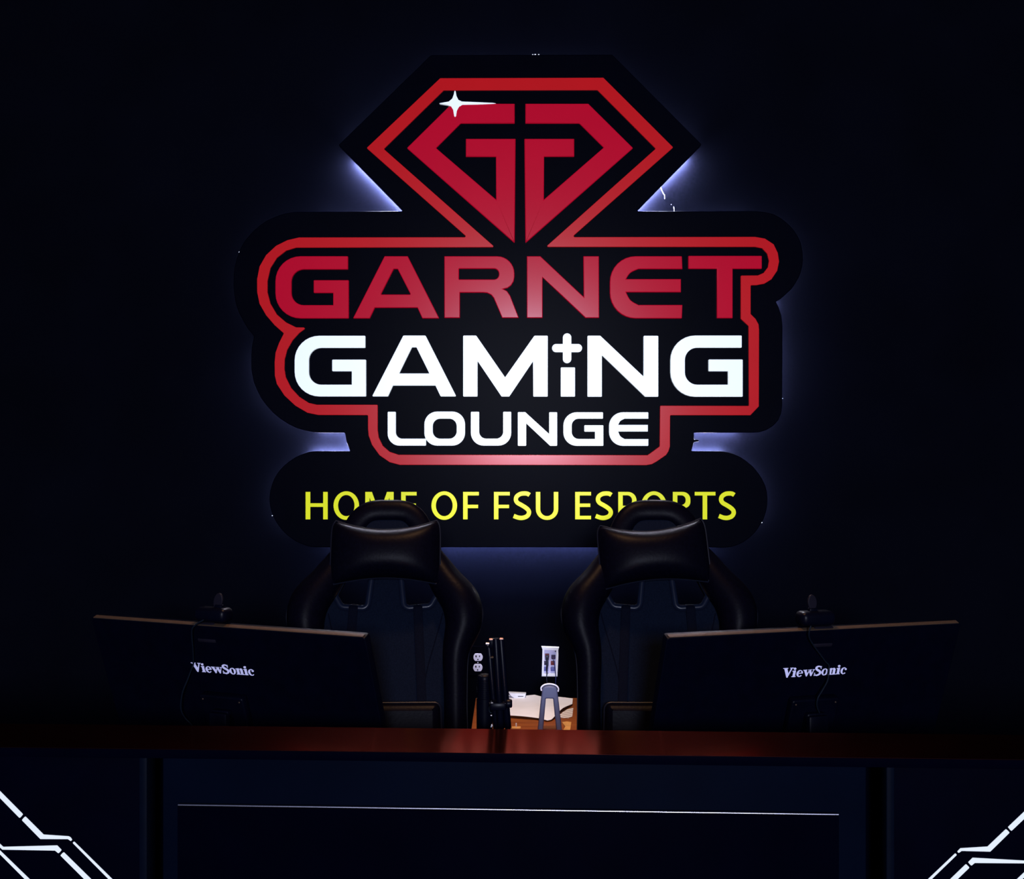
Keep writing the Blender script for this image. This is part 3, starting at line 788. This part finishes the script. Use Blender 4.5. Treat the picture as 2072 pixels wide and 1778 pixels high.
def make_chair():
    root = thing('gaming_chair', 'x', 'chair', (0, 0, 0), 0, 'gaming chairs behind the counter')
    half = [(0, 1.431), (.035, 1.430), (.060, 1.424), (.086, 1.407), (.108, 1.385), (.124, 1.360), (.136, 1.31), (.15, 1.27), (.18, 1.225), (.205, 1.18), (.215, 1.12), (.205, 1.05), (.198, .95), (.198, .62), (.17, .48)]
    half = smooth_path(half, 3)
    loop = [(x, zs(z)) for x, z in half] + [(-x, zs(z)) for x, z in half[::-1] if x > 1e-6]
    hole = rp([(.050, zs(1.137), .016), (.122, zs(1.142), .018), (.140, zs(1.172), .016), (.108, zs(1.235), .016), (.038, zs(1.235), .014)], 6)
    hole = rp([(.050 * 1e3, zs(1.137) * 1e3, 16), (122, zs(1.142) * 1e3, 18), (140, zs(1.172) * 1e3, 16), (108, zs(1.235) * 1e3, 16), (38, zs(1.235) * 1e3, 14)], 6)
    hole = [(x / 1e3, y / 1e3) for x, y in hole]
    hole2 = [(-x, y) for x, y in hole]
    link('backrest', slab_mesh([loop, hole, hole2], 0.07, 0.012, BKM @ Matrix.Translation((0, 0, -0.07))), M['fabric'], root, local=True)
    for h in (hole, hole2):
        pts = [BKM @ Vector((x, y, 0.002)) for x, y in h]
        obj('hole_trim', tube(pts, 0.0085, seg=10, closed=True, up=BN, flat=0.8), M['frame'], root, local=True, label='dark plastic trim ring of the backrest opening')
    # padded wings down both sides
    for s in (-1, 1):
        wing = [(.085, 1.33, .020, 0.0), (.125, 1.27, .034, .008), (.165, 1.205, .046, .016), (.205, 1.150, .053, .022), (.213, 1.095, .050, .026), (.193, 1.02, .036, .028), (.192, .92, .031, .028), (.194, .80, .031, .028), (.196, .66, .034, .026), (.19, .52, .03, .02)]
        wp = smooth_path(wing, 5)
        obj('side_wing', tube([bk(x * s, z, h) for x, z, r, h in wp], [p[2] for p in wp], seg=20, flat=1.05, up=BN), M['leather'], root, local=True, label='glossy black padded side wing')
        seam = [(x + r * 0.98, z, h + .004) for x, z, r, h in wp[4:]]
        obj('piping', tube([bk(x * s, z, h) for x, z, h in seam], 0.0022, seg=6), M['piping'], root, local=True)
        cs = smooth_path([(.156, 1.125), (.147, 1.09), (.135, 1.05), (.113, .97), (.102, .88), (.10, .75)], 5)
        obj('seam', tube([bk(x * s, z, 0.0) for x, z in cs], 0.0018, seg=6), M['strap'], root, local=True)
        # strap from the opening to the lumbar cushion
        sp = [(.088, 1.150, -.01), (.088, 1.138, .011), (.090, 1.10, .006), (.096, 1.0, .006), (.102, .90, .010), (.106, .84, .012)]
        obj('strap', tube([bk(x * s, z, h) for x, z, h in smooth_path(sp, 4)], 0.0125, seg=12, flat=0.14, up=BN), M['strap'], root, local=True)
    # headrest padding along the dome
    dome = [(-.100, 1.330), (-.098, 1.352), (-.082, 1.380), (-.060, 1.398), (-.035, 1.405), (0, 1.406), (.035, 1.405), (.060, 1.398), (.082, 1.380), (.098, 1.352), (.100, 1.330)]
    dp = smooth_path(dome, 4)
    obj('headrest_roll', tube([bk(x * 0.97, z - 0.004, -0.006) for x, z in dp], 0.031, seg=20, up=BN, flat=0.55), M['leather'], root, local=True, label='glossy black headrest roll')
    # head pillow and lumbar cushion
    bm, rim = pillow(.149, .093, .030, .022, .055)
    PMX = BKM @ Matrix.Translation((0, zs(1.276), 0.052))
    bm.transform(PMX)
    hp = obj('head_pillow', bm, M['leather'], root, local=True, angle=80, label='glossy black pincushion head pillow')
    obj('pillow_piping', tube([PMX @ Vector(p) for p in rim], 0.0024, seg=6, closed=True), M['piping'], hp, local=True)
    bm = bmesh.new()
    lm = slab_mesh([[(x / 1e3, y / 1e3) for x, y in rp([(-152, 110, 18), (152, 110, 18), (160, -110, 18), (-160, -110, 18)], 6)]], 0.085, 0.022, BKM @ Matrix.Translation((0, zs(.785), 0.0)))
    lc = link('lumbar_cushion', lm, M['leather'], root, local=True)
    tp = [BKM @ Matrix.Translation((0, zs(.785), 0.062)) @ Vector((x / 1e3, y / 1e3, 0)) for x, y in rp([(-153, 111, 18), (153, 111, 18), (161, -111, 18), (-161, -111, 18)], 6)]
    obj('cushion_piping', tube(tp, 0.0024, seg=6, closed=True), M['piping'], lc, local=True)
    # seat
    sm = bmesh.new()
    add_box(sm, (0, 0.0, 0.455), (0.36, 0.52, 0.10), bev=0.035, seg=4)
    obj('seat', sm, M['leather'], root, local=True)
    for s in (-1, 1):
        sb = smooth_path([(.215 * s, -.24, .455, .030), (.218 * s, -.12, .475, .042), (.218 * s, .05, .480, .045), (.21 * s, .22, .475, .040)], 5)
        obj('seat_bolster', tube([p[:3] for p in sb], [p[3] for p in sb], seg=16), M['leather'], root, local=True)
        br = bmesh.new()
        add_tube(br, smooth_path([(.20 * s, .10, .43), (.225 * s, .22, .45), (.225 * s, .27, .52)], 5), 0.022, seg=10, flat=0.5)
        obj('recline_bracket', br, M['plastic'], root, local=True)
    # base
    bs = bmesh.new()
    add_box(bs, (0, 0, 0.395), (0.26, 0.30, 0.03), bev=0.008)
    obj('seat_plate', bs, M['plastic'], root, local=True)
    cb = bmesh.new()
    add_cyl(cb, (0, 0, 0.10), (0, 0, 0.25), 0.028)
    add_cyl(cb, (0, 0, 0.25), (0, 0, 0.385), 0.018)
    obj('gas_column', cb, M['plastic'], root, local=True)
    for k in range(5):
        a = 2 * PI * k / 5 + 0.3
        d = Vector((math.cos(a), math.sin(a), 0))
        lb = bmesh.new()
        add_tube(lb, [d * 0.0 + Vector((0, 0, .115)), d * .12 + Vector((0, 0, .108)), d * .30 + Vector((0, 0, .078))], [.030, .026, .018], seg=12, flat=0.75)
        lg = obj('leg', lb, M['plastic'], root, local=True)
        wb = bmesh.new()
        t = Vector((-d.y, d.x, 0))
        for q in (-.014, .014):
            add_cyl(wb, d * .29 + t * (q - .008) + Vector((0, 0, .03)), d * .29 + t * (q + .008) + Vector((0, 0, .03)), 0.03, bev=0.004)
        add_cyl(wb, d * .29 + Vector((0, 0, .03)), d * .29 + Vector((0, 0, .08)), 0.007)
        obj('caster', wb, M['plastic'], lg, local=True)
    return root

def dup(root, loc, rotz, label):
    r = root.copy(); C.objects.link(r); r.location = loc; r.rotation_euler = (0, 0, rotz); r['label'] = label
    for ch in list(root.children):
        c = ch.copy(); C.objects.link(c); c.parent = r
        for g in ch.children:
            d = g.copy(); C.objects.link(d); d.parent = c
    return r

chair = make_chair()
D0 = 3.24
ry = D0 - (bk(0, 1.1127).y)
chair.location = ((781 - 1036) / F * D0 + 0.0135, ry, 0)
chair.rotation_euler = (0, 0, math.radians(2))
chair['label'] = 'black gaming chair with level head pillow, left of the wall outlets'
chair2 = dup(chair, ((1331 - 1036) / F * D0 - 0.010, ry, 0), math.radians(-1.5), 'black gaming chair with tilted head pillow, right of the wall outlets')
for c in chair2.children:
    if c.name.startswith('head_pillow'):
        pv = BKM @ Vector((0, zs(1.276), 0.05))
        R = Matrix.Translation(pv + Vector((-0.012, 0, -0.004))) @ Matrix.Rotation(math.radians(-4.2), 4, BN * -1) @ Matrix.Translation(-pv)
        c.matrix_local = R

# ------------------------------------------------------------------ wall outlet
oc = at(967, 1338, WALL)
outlet = thing('wall_outlet', 'white duplex power outlet on the dark back wall beside the left chair', 'outlet', (oc.x, WALL, oc.z - 0.057))
def wallpx(loop, d=WALL - 0.008): return [(at(x, y, d).x, at(x, y, d).z) for x, y in loop]
pm = slab_mesh([rp([(948, 1306, 0), (986, 1306, 0), (986, 1367.5, 0), (948, 1367.5, 0)])], 0.006, 0.002, facing(WALL)) if False else \
     slab_mesh([wallpx([(949, 1307), (986, 1307), (985, 1367.5), (948, 1367.5)])], 0.006, 0.002, facing(WALL))
link('cover_plate', pm, M['plate'], outlet, label='black cover plate')
for cy in (1329.5, 1350.5):
    cx = 967.3 if cy < 1340 else 966.8
    lp = [p for p in ell(cx, cy, 9.4, 9.4, n=48)]
    lp = [(x, max(cy - 7.6, min(cy + 7.6, y))) for x, y in lp]
    rc = link('receptacle', slab_mesh([wallpx(lp)], 0.008, 0.001, facing(WALL)), M['outlet'], outlet, label='white outlet socket')
    for (dx, dy, w, h) in ((-4.0, -2.0, 1.3, 1.9), (3.1, -2.2, 1.0, 1.6)):
        q = at(cx + dx, cy + dy, WALL - 0.0085)
        obj('slot', box(q, (2 * w / F * WALL, 0.0016, 2 * h / F * WALL)), M['slot'], rc)
    q = at(cx - 0.3, cy + 4.4, WALL - 0.0085)
    obj('slot', add_cyl(bmesh.new(), q + Vector((0, -0.0008, 0)), q + Vector((0, 0.0008, 0)), 0.0026, seg=16), M['slot'], rc)
q = at(967, 1340, WALL - 0.0065)
obj('screw', add_cyl(bmesh.new(), q + Vector((0, -0.001, 0)), q + Vector((0, 0.001, 0)), 0.0022, seg=12), M['outlet'], outlet)

# ------------------------------------------------------------------ data box
bc = at(1113, 1339, WALL)
dbox = thing('network_wall_box', 'open white network jack box on the dark back wall', 'wall box', (bc.x, WALL, bc.z - 0.055))
dB = WALL - 0.022
fr = slab_mesh([wallpx([(1095.6, 1308.5), (1131.3, 1310), (1129.6, 1315), (1130, 1325), (1128, 1368.6), (1096.2, 1368.2), (1097.8, 1314)], dB),
                wallpx([(1101.6, 1314.5), (1125.5, 1315.5), (1124.5, 1362.5), (1100.2, 1363)], dB)], 0.022, 0.001, facing(WALL))
link('frame', fr, M['boxwhite'], dbox, label='white flared frame')
link('recess_panel', slab_mesh([wallpx([(1101, 1313.5), (1126, 1314.5), (1125, 1363.5), (1100, 1364)], WALL - 0.006)], 0.006, 0.0, facing(WALL)), M['boxin'], dbox, label='pale lavender inner panel')
for (x, y, m, l) in ((1107, 1326, 'jackred', 'red jack'), (1105.3, 1341, 'jackdark', 'dark jack'), (1104.8, 1353, 'jackblue', 'blue jack'), (1119.6, 1328.5, 'jackdark', 'dark jack'), (1118.6, 1341, 'jackred', 'red jack'), (1118.2, 1353.4, 'jackblue', 'blue jack')):
    obj('jack', box(at(x, y, WALL - 0.009), (0.0155, 0.010, 0.0145), bev=0.001), M[jm] if False else M[m], dbox, label=l)
obj('screw', add_cyl(bmesh.new(), at(1124, 1317.5, WALL - 0.0075), at(1124, 1317.5, WALL - 0.005), 0.0026, seg=12), M['slot'], dbox)
for (label, m, plug, path) in (
        ('navy network cable hanging from the left column of the white wall box', 'netdark', (1107, 1330, 0.013, 0.018), [(1107, 1334, .020), (1107.5, 1345, .026), (1106.2, 1353, .026), (1106.8, 1362, .026), (1106, 1369, .028), (1106.5, 1378, .03), (1107, 1390, .03), (1108, 1404, .012)]),
        ('blue network cable hanging from the right column of the white wall box', 'netblue', (1119.8, 1331, 0.013, 0.008), [(1120, 1335, .020), (1122, 1342, .026), (1123, 1352, .026), (1124, 1362, .026), (1124.5, 1370, .028), (1124, 1384, .03), (1122, 1396, .03), (1119, 1405, .012)])):
    q = at(plug[0], plug[1], WALL - 0.018)
    cr = thing('network_cable', label, 'cable', (q.x, q.y, q.z), 0, 'network cables at the wall box')
    n = len(path)
    pp = smooth_path([(*at(x, y, WALL - h), 0) for x, y, h in path], 6)
    nn = len(pp)
    rads = [(0.0052 - 0.0036 * min(1, i / (nn * 0.55))) if m == 'netdark' else 0.0016 for i in range(nn)]
    obj('cord', tube(pp, rads, seg=10), M[m], cr)
    obj('plug', box(q, (plug[2], 0.014, plug[3]), bev=0.002), M['jackdark' if m == 'netblue' else 'netdark'], cr)

# ------------------------------------------------------------------ table at the wall and what lies on it
TZ = 0.64
table = thing('side_table', 'orange wood side table against the back wall between the chairs', 'table', (0.125, 4.105, 0))
obj('tabletop', box((0.125, 4.105, TZ - 0.0125), (0.52, 0.61, 0.025), bev=0.003), M['wood'], table)
obj('apron', box((0.125, 4.105, TZ - 0.065), (0.44, 0.53, 0.08), bev=0.002), M['wood'], table)
for x in (-.105, .355):
    for y in (3.83, 4.38):
        obj('leg', box((x, y, (TZ - 0.025) / 2), (0.045, 0.045, TZ - 0.025), bev=0.003), M['wood'], table)

def on_table(px, py, z=TZ):
    d = (CAM.z - z) * F / (py - 889)
    return at(px, py, d)

def sheet(name, outline_px, m, hfun, z0, cat, label, n=3):
    pts = [on_table(x, y, z0) for x, y in outline_px]
    b = bmesh.new()
    b.faces.new([b.verts.new((p.x, p.y, 0)) for p in pts])
    bmesh.ops.triangulate(b, faces=b.faces[:])
    bmesh.ops.subdivide_edges(b, edges=b.edges[:], cuts=n, use_grid_fill=True)
    bmesh.ops.triangulate(b, faces=b.faces[:])
    bmesh.ops.subdivide_edges(b, edges=b.edges[:], cuts=1, use_grid_fill=True)
    for v in b.verts:
        v.co.z = z0 + hfun(v.co.x, v.co.y)
    ext = bmesh.ops.extrude_face_region(b, geom=b.faces[:])
    for g in ext['geom']:
        if isinstance(g, bmesh.types.BMVert):
            g.co.z += 0.0006
    return tag(center_origin(obj(name, b, m, angle=60)), label, cat)

big = [(1026, 1408), (1036, 1410.5), (1048, 1411.5), (1062, 1411), (1082, 1409), (1094, 1411), (1110, 1412), (1130, 1412.5), (1159, 1415), (1158, 1427), (1148, 1433), (1140, 1438), (1131, 1446), (1123, 1453), (1116, 1458), (1108, 1459.5), (1098, 1457.5), (1088, 1456), (1060, 1454), (1031.5, 1452), (1030.5, 1444), (1032, 1431), (1036, 1425), (1034, 1416), (1027, 1414)]
sheet('paper_sheet', big, M['paper'], lambda x, y: 0.0065 + 0.0045 * math.sin((y - 4.06) / 0.36 * 2 * PI) + 0.0010 * math.sin(x * 40), TZ + 0.002, 'paper', 'large creased cream paper sheet spread on the wooden side table')
leaf = [(1128, 1450), (1140, 1440), (1150, 1434), (1160, 1432), (1158, 1449.5), (1150, 1453), (1134, 1452)]
sheet('leaflet', leaf, M['leaflet'], lambda x, y: 0.0003, TZ + 0.0006, 'leaflet', 'folded striped leaflet poking out under the cream paper', 2)
region = [(1137, 1461), (1148, 1459.5), (1156, 1461), (1154, 1476), (1147, 1480), (1139, 1478), (1144, 1470)]  # thin patch of lighter tan over the wood
sheet('tan_patch', region, M['woodtan'], lambda x, y: 0.0003, TZ + 0.0006, 'patch', 'tan card scrap on the wooden table beside the right chair', 1)

# small white bracket at the back of the table
q = on_table(1047, 1411.5)
wb = thing('white_bracket', 'small white slotted bracket at the back edge of the side table', 'bracket', (q.x, 4.385, TZ))
d = 4.375
lo = [(at(x, y, d).x, at(x, y, d).z) for x, y in [(1029.5, 1402), (1064.5, 1403.5), (1062, 1411.5), (1054, 1412.5), (1040, 1412), (1034, 1408)]]
lo = [(x, max(z, TZ)) for x, z in lo]
link('plate', slab_mesh([lo], 0.03, 0.001, facing(d + 0.03)), M['boxwhite'], wb)
p = at(1053.5, 1408.6, d)
obj('slot', box(p, (0.020, 0.002, 0.0022)), M['slot'], wb, label='dark slot')

# grey stand
ds = 3.90
gs = thing('grey_stand', 'slate grey two-legged stand with white rim on the wooden table', 'stand', (at(1112, 1400, ds).x, ds, TZ))
def st(loop): return [(at(x, y, ds).x, max(TZ, at(x, y, ds).z)) for x, y in loop]
body = rp([(1096.5, 1398, 2), (1098, 1389, 8), (1112, 1384.5, 30), (1126, 1389, 8), (1128, 1398, 2), (1137.5, 1480, 1), (1126, 1480, 1), (1119, 1411.5, 2), (1104.3, 1411.5, 2), (1098.5, 1480, 1), (1087.5, 1480, 1)])
link('body', slab_mesh([st(body)], 0.03, 0.0045, facing(ds + 0.015)), M['grey'], gs)
rim = smooth_path([(*at(x, y, ds - 0.004), 0) for x, y in [(1095.6, 1397), (1094.8, 1392), (1097.5, 1387.8), (1103, 1384.6), (1112, 1383.4), (1121, 1384.8), (1127, 1388.2), (1130, 1393.5), (1129.2, 1399)]], 6)
obj('rim', tube(rim, 0.0026, seg=10), M['rim'], gs, label='white rim over the top')
pi_ = on_table(1044.5, 1473.5)
pin = thing('upright_pin', 'tiny white upright pin on a tan base beside the black tripod', 'pin', (pi_.x, pi_.y, TZ))
obj('base', box((pi_.x, pi_.y, TZ + 0.0025), (0.030, 0.022, 0.005), bev=0.001), M['woodtan'], pin, label='tan base')
obj('peg', add_cyl(bmesh.new(), (pi_.x, pi_.y, TZ + 0.004), (pi_.x, pi_.y, TZ + 0.018), 0.0023, seg=14, bev=0.0006), M['tipw'], pin)

# ------------------------------------------------------------------ folded tripod and canister on the worktop
dt = 2.58
def foot(x0, y0, x1, y1, d=dt):
    """extend a line seen in the photograph down to the worktop"""
    a, b = at(x0, y0, d), at(x1, y1, d)
    t = (0.7305 - a.z) / (b.z - a.z)
    return a, a + (b - a) * t
tb = at(1020, 1700, dt)
tri = thing('folded_tripod', 'folded black tripod standing upright beside the paper sheet', 'tripod', (tb.x, dt, 0.73))
legs = [foot(1003, 1291, 1014, 1475), foot(1013.5, 1293, 1028, 1475, dt + 0.02), foot(989, 1305, 1004, 1475, dt + 0.03)]
for (a, b), r in zip(legs, (0.0075, 0.0075, 0.0065)):
    bm = bmesh.new()
    m1 = a.lerp(b, 0.45)
    add_cyl(bm, m1, b, r * 0.82, seg=16)
    add_cyl(bm, a, m1, r, seg=16, bev=0.001)
    lg = obj('leg', bm, M['plastic'], tri)
    u = (b - a).normalized()
    obj('foot_tip', add_cyl(bmesh.new(), b - u * 0.018, b + u * 0.0, r * 1.05, seg=14), M['strap'], lg)
for (x, y, m, l) in ((993.5, 1293, 'tipc', 'copper coloured cap'), (986.5, 1301.5, 'tipw', 'pale cap'), (1014.5, 1292, 'tipc', 'copper coloured cap'), (995, 1329.5, 'edge', 'grey cap')):
    p = at(x, y, dt - 0.012)
    obj('cap', box(p, (0.0078, 0.012, 0.0022), bev=0.0008), M[m], tri, label=l)
obj('head', box(at(999, 1301, dt + 0.012), (0.022, 0.024, 0.020), bev=0.004), M['plastic'], tri)
obj('hub', box(at(1008, 1425, dt + 0.015), (0.036, 0.05, 0.018), bev=0.005), M['plastic'], tri)
kb = bmesh.new()
add_cyl(kb, at(1024, 1423, dt + 0.01), at(1036.5, 1423, dt + 0.01), 0.010, 0.009, bev=0.003)
obj('knob', kb, M['plastic'], tri)

dc = 2.66
cc = at(980.5, 1420, dc)
can = thing('canister', 'slim black ribbed canister standing close beside the folded tripod', 'canister', (cc.x, dc, 0.73))
prof = []
ztop = at(0, 1363.5, dc).z
zr0, zr1 = at(0, 1412, dc).z, at(0, 1372, dc).z
R0 = 0.0172
prof += [(0, ztop), (R0 * .55, ztop), (R0 * .85, ztop - .003), (R0, ztop - .008)]
nr = 9
for i in range(nr):
    za = zr1 + (zr0 - zr1) * i / nr
    h = (zr0 - zr1) / nr
    prof += [(R0, za), (R0, za + h * .55), (R0 * .93, za + h * .65), (R0 * .93, za + h * .9)]
prof += [(R0 * 1.05, zr0), (R0 * 1.05, 0.7315), (0, 0.7305)]
bm = bmesh.new()
sg_n = 28
rings = []
for r, z in prof:
    if r == 0:
        rings.append([bm.verts.new((cc.x, dc, z))])
    else:
        rings.append([bm.verts.new((cc.x + r * math.cos(2 * PI * i / sg_n), dc + r * math.sin(2 * PI * i / sg_n), z)) for i in range(sg_n)])
for A, B in zip(rings, rings[1:]):
    for i in range(sg_n):
        j = (i + 1) % sg_n
        if len(A) == 1:
            bm.faces.new((A[0], B[i], B[j]))
        elif len(B) == 1:
            bm.faces.new((A[i], A[j], B[0]))
        else:
            bm.faces.new((A[i], A[j], B[j], B[i]))
obj('body', bm, M['plastic'], can, angle=30)
dl = dc - R0 * 1.05 - 0.0006
def mark(loop, m, name, label):
    me = slab_mesh([[(at(x, y, dl).x, at(x, y, dl).z) for x, y in loop]], 0.0016, 0.0, facing(dl + 0.0012))
    return link(name, me, M[m], can, label=label)
mark([(989.5, 1420.5), (994.5, 1420.5), (995.5, 1427), (992, 1428)], 'edge', 'clasp', 'grey metal clasp')
ring = [(*at(x, y, dl - 0.001), 0) for x, y in ell(994, 1435, 4.4, 7.0, n=24)]
obj('ring', tube(ring, 0.0012, seg=8, closed=True), M['cable'], can)
mark([(993, 1446.2), (999, 1446.2), (999, 1448), (993, 1448)], 'white_mark', 'dash_mark', 'small white dash')
mark([(992.8, 1471), (994.3, 1465), (996, 1465), (997.8, 1468.3), (998.4, 1465), (1000.4, 1465), (999.4, 1470.8), (997.6, 1470.8), (995.9, 1468), (994.9, 1471)], 'white_mark', 'letter_mark', 'small white letter N')

# ------------------------------------------------------------------ light
def area(name, loc, target, size, power, col, shape='DISK', sy=None, spread=None):
    l = bpy.data.lights.new(name, 'AREA')
    l.shape = shape
    l.size = size
    if sy:
        l.size_y = sy
    l.energy = power
    l.color = col
    if spread:
        l.spread = spread
    o = bpy.data.objects.new(name, l)
    C.objects.link(o)
    o.location = loc
    o.rotation_euler = (Vector(target) - Vector(loc)).to_track_quat('-Z', 'Y').to_euler()
    return o
area('room_lamp', (0.166, -3.0, 2.14), (0.03, 4.4, 1.9), 0.7, 480, (0.72, 0.77, 1.0))

def spot(name, loc, target, power, col, ang, blend, rad):
    l = bpy.data.lights.new(name, 'SPOT')
    l.energy = power
    l.color = col
    l.spot_size = math.radians(ang)
    l.spot_blend = blend
    l.shadow_soft_size = rad
    o = bpy.data.objects.new(name, l)
    C.objects.link(o)
    o.location = loc
    o.rotation_euler = (Vector(target) - Vector(loc)).to_track_quat('-Z', 'Y').to_euler()
    return o
spot('table_downlight', (0.05, 3.5, 3.35), (0.06, 4.13, 0.64), 150, (1.0, 0.92, 0.88), 34, 0.5, 0.04)
area('ceiling_downlight', (0.0, 2.75, 3.37), (0.0, 2.7, 0.0), 0.20, 17, (1.0, 0.54, 0.26), spread=math.radians(75))

w = bpy.data.worlds.new('World')
bpy.context.scene.world = w
w.use_nodes = True
w.node_tree.nodes['Background'].inputs[0].default_value = (0.25, 0.4, 1.0, 1)
w.node_tree.nodes['Background'].inputs[1].default_value = 0.12

# ------------------------------------------------------------------ camera
cd = bpy.data.cameras.new('camera')
cam = bpy.data.objects.new('camera', cd)
C.objects.link(cam)
cam.location = CAM
cam.rotation_euler = (PI / 2, 0, 0)
cd.sensor_fit = 'HORIZONTAL'
cd.sensor_width = 36
cd.lens = 36 * F / 2072
cd.clip_start = 0.05
sc = bpy.context.scene
sc.camera = cam
sc.view_settings.view_transform = 'Standard'
sc.view_settings.look = 'None'
sc.view_settings.exposure = 0
sc.view_settings.gamma = 1
sc.view_settings.use_curve_mapping = False
sc.cycles.sample_clamp_indirect = 4
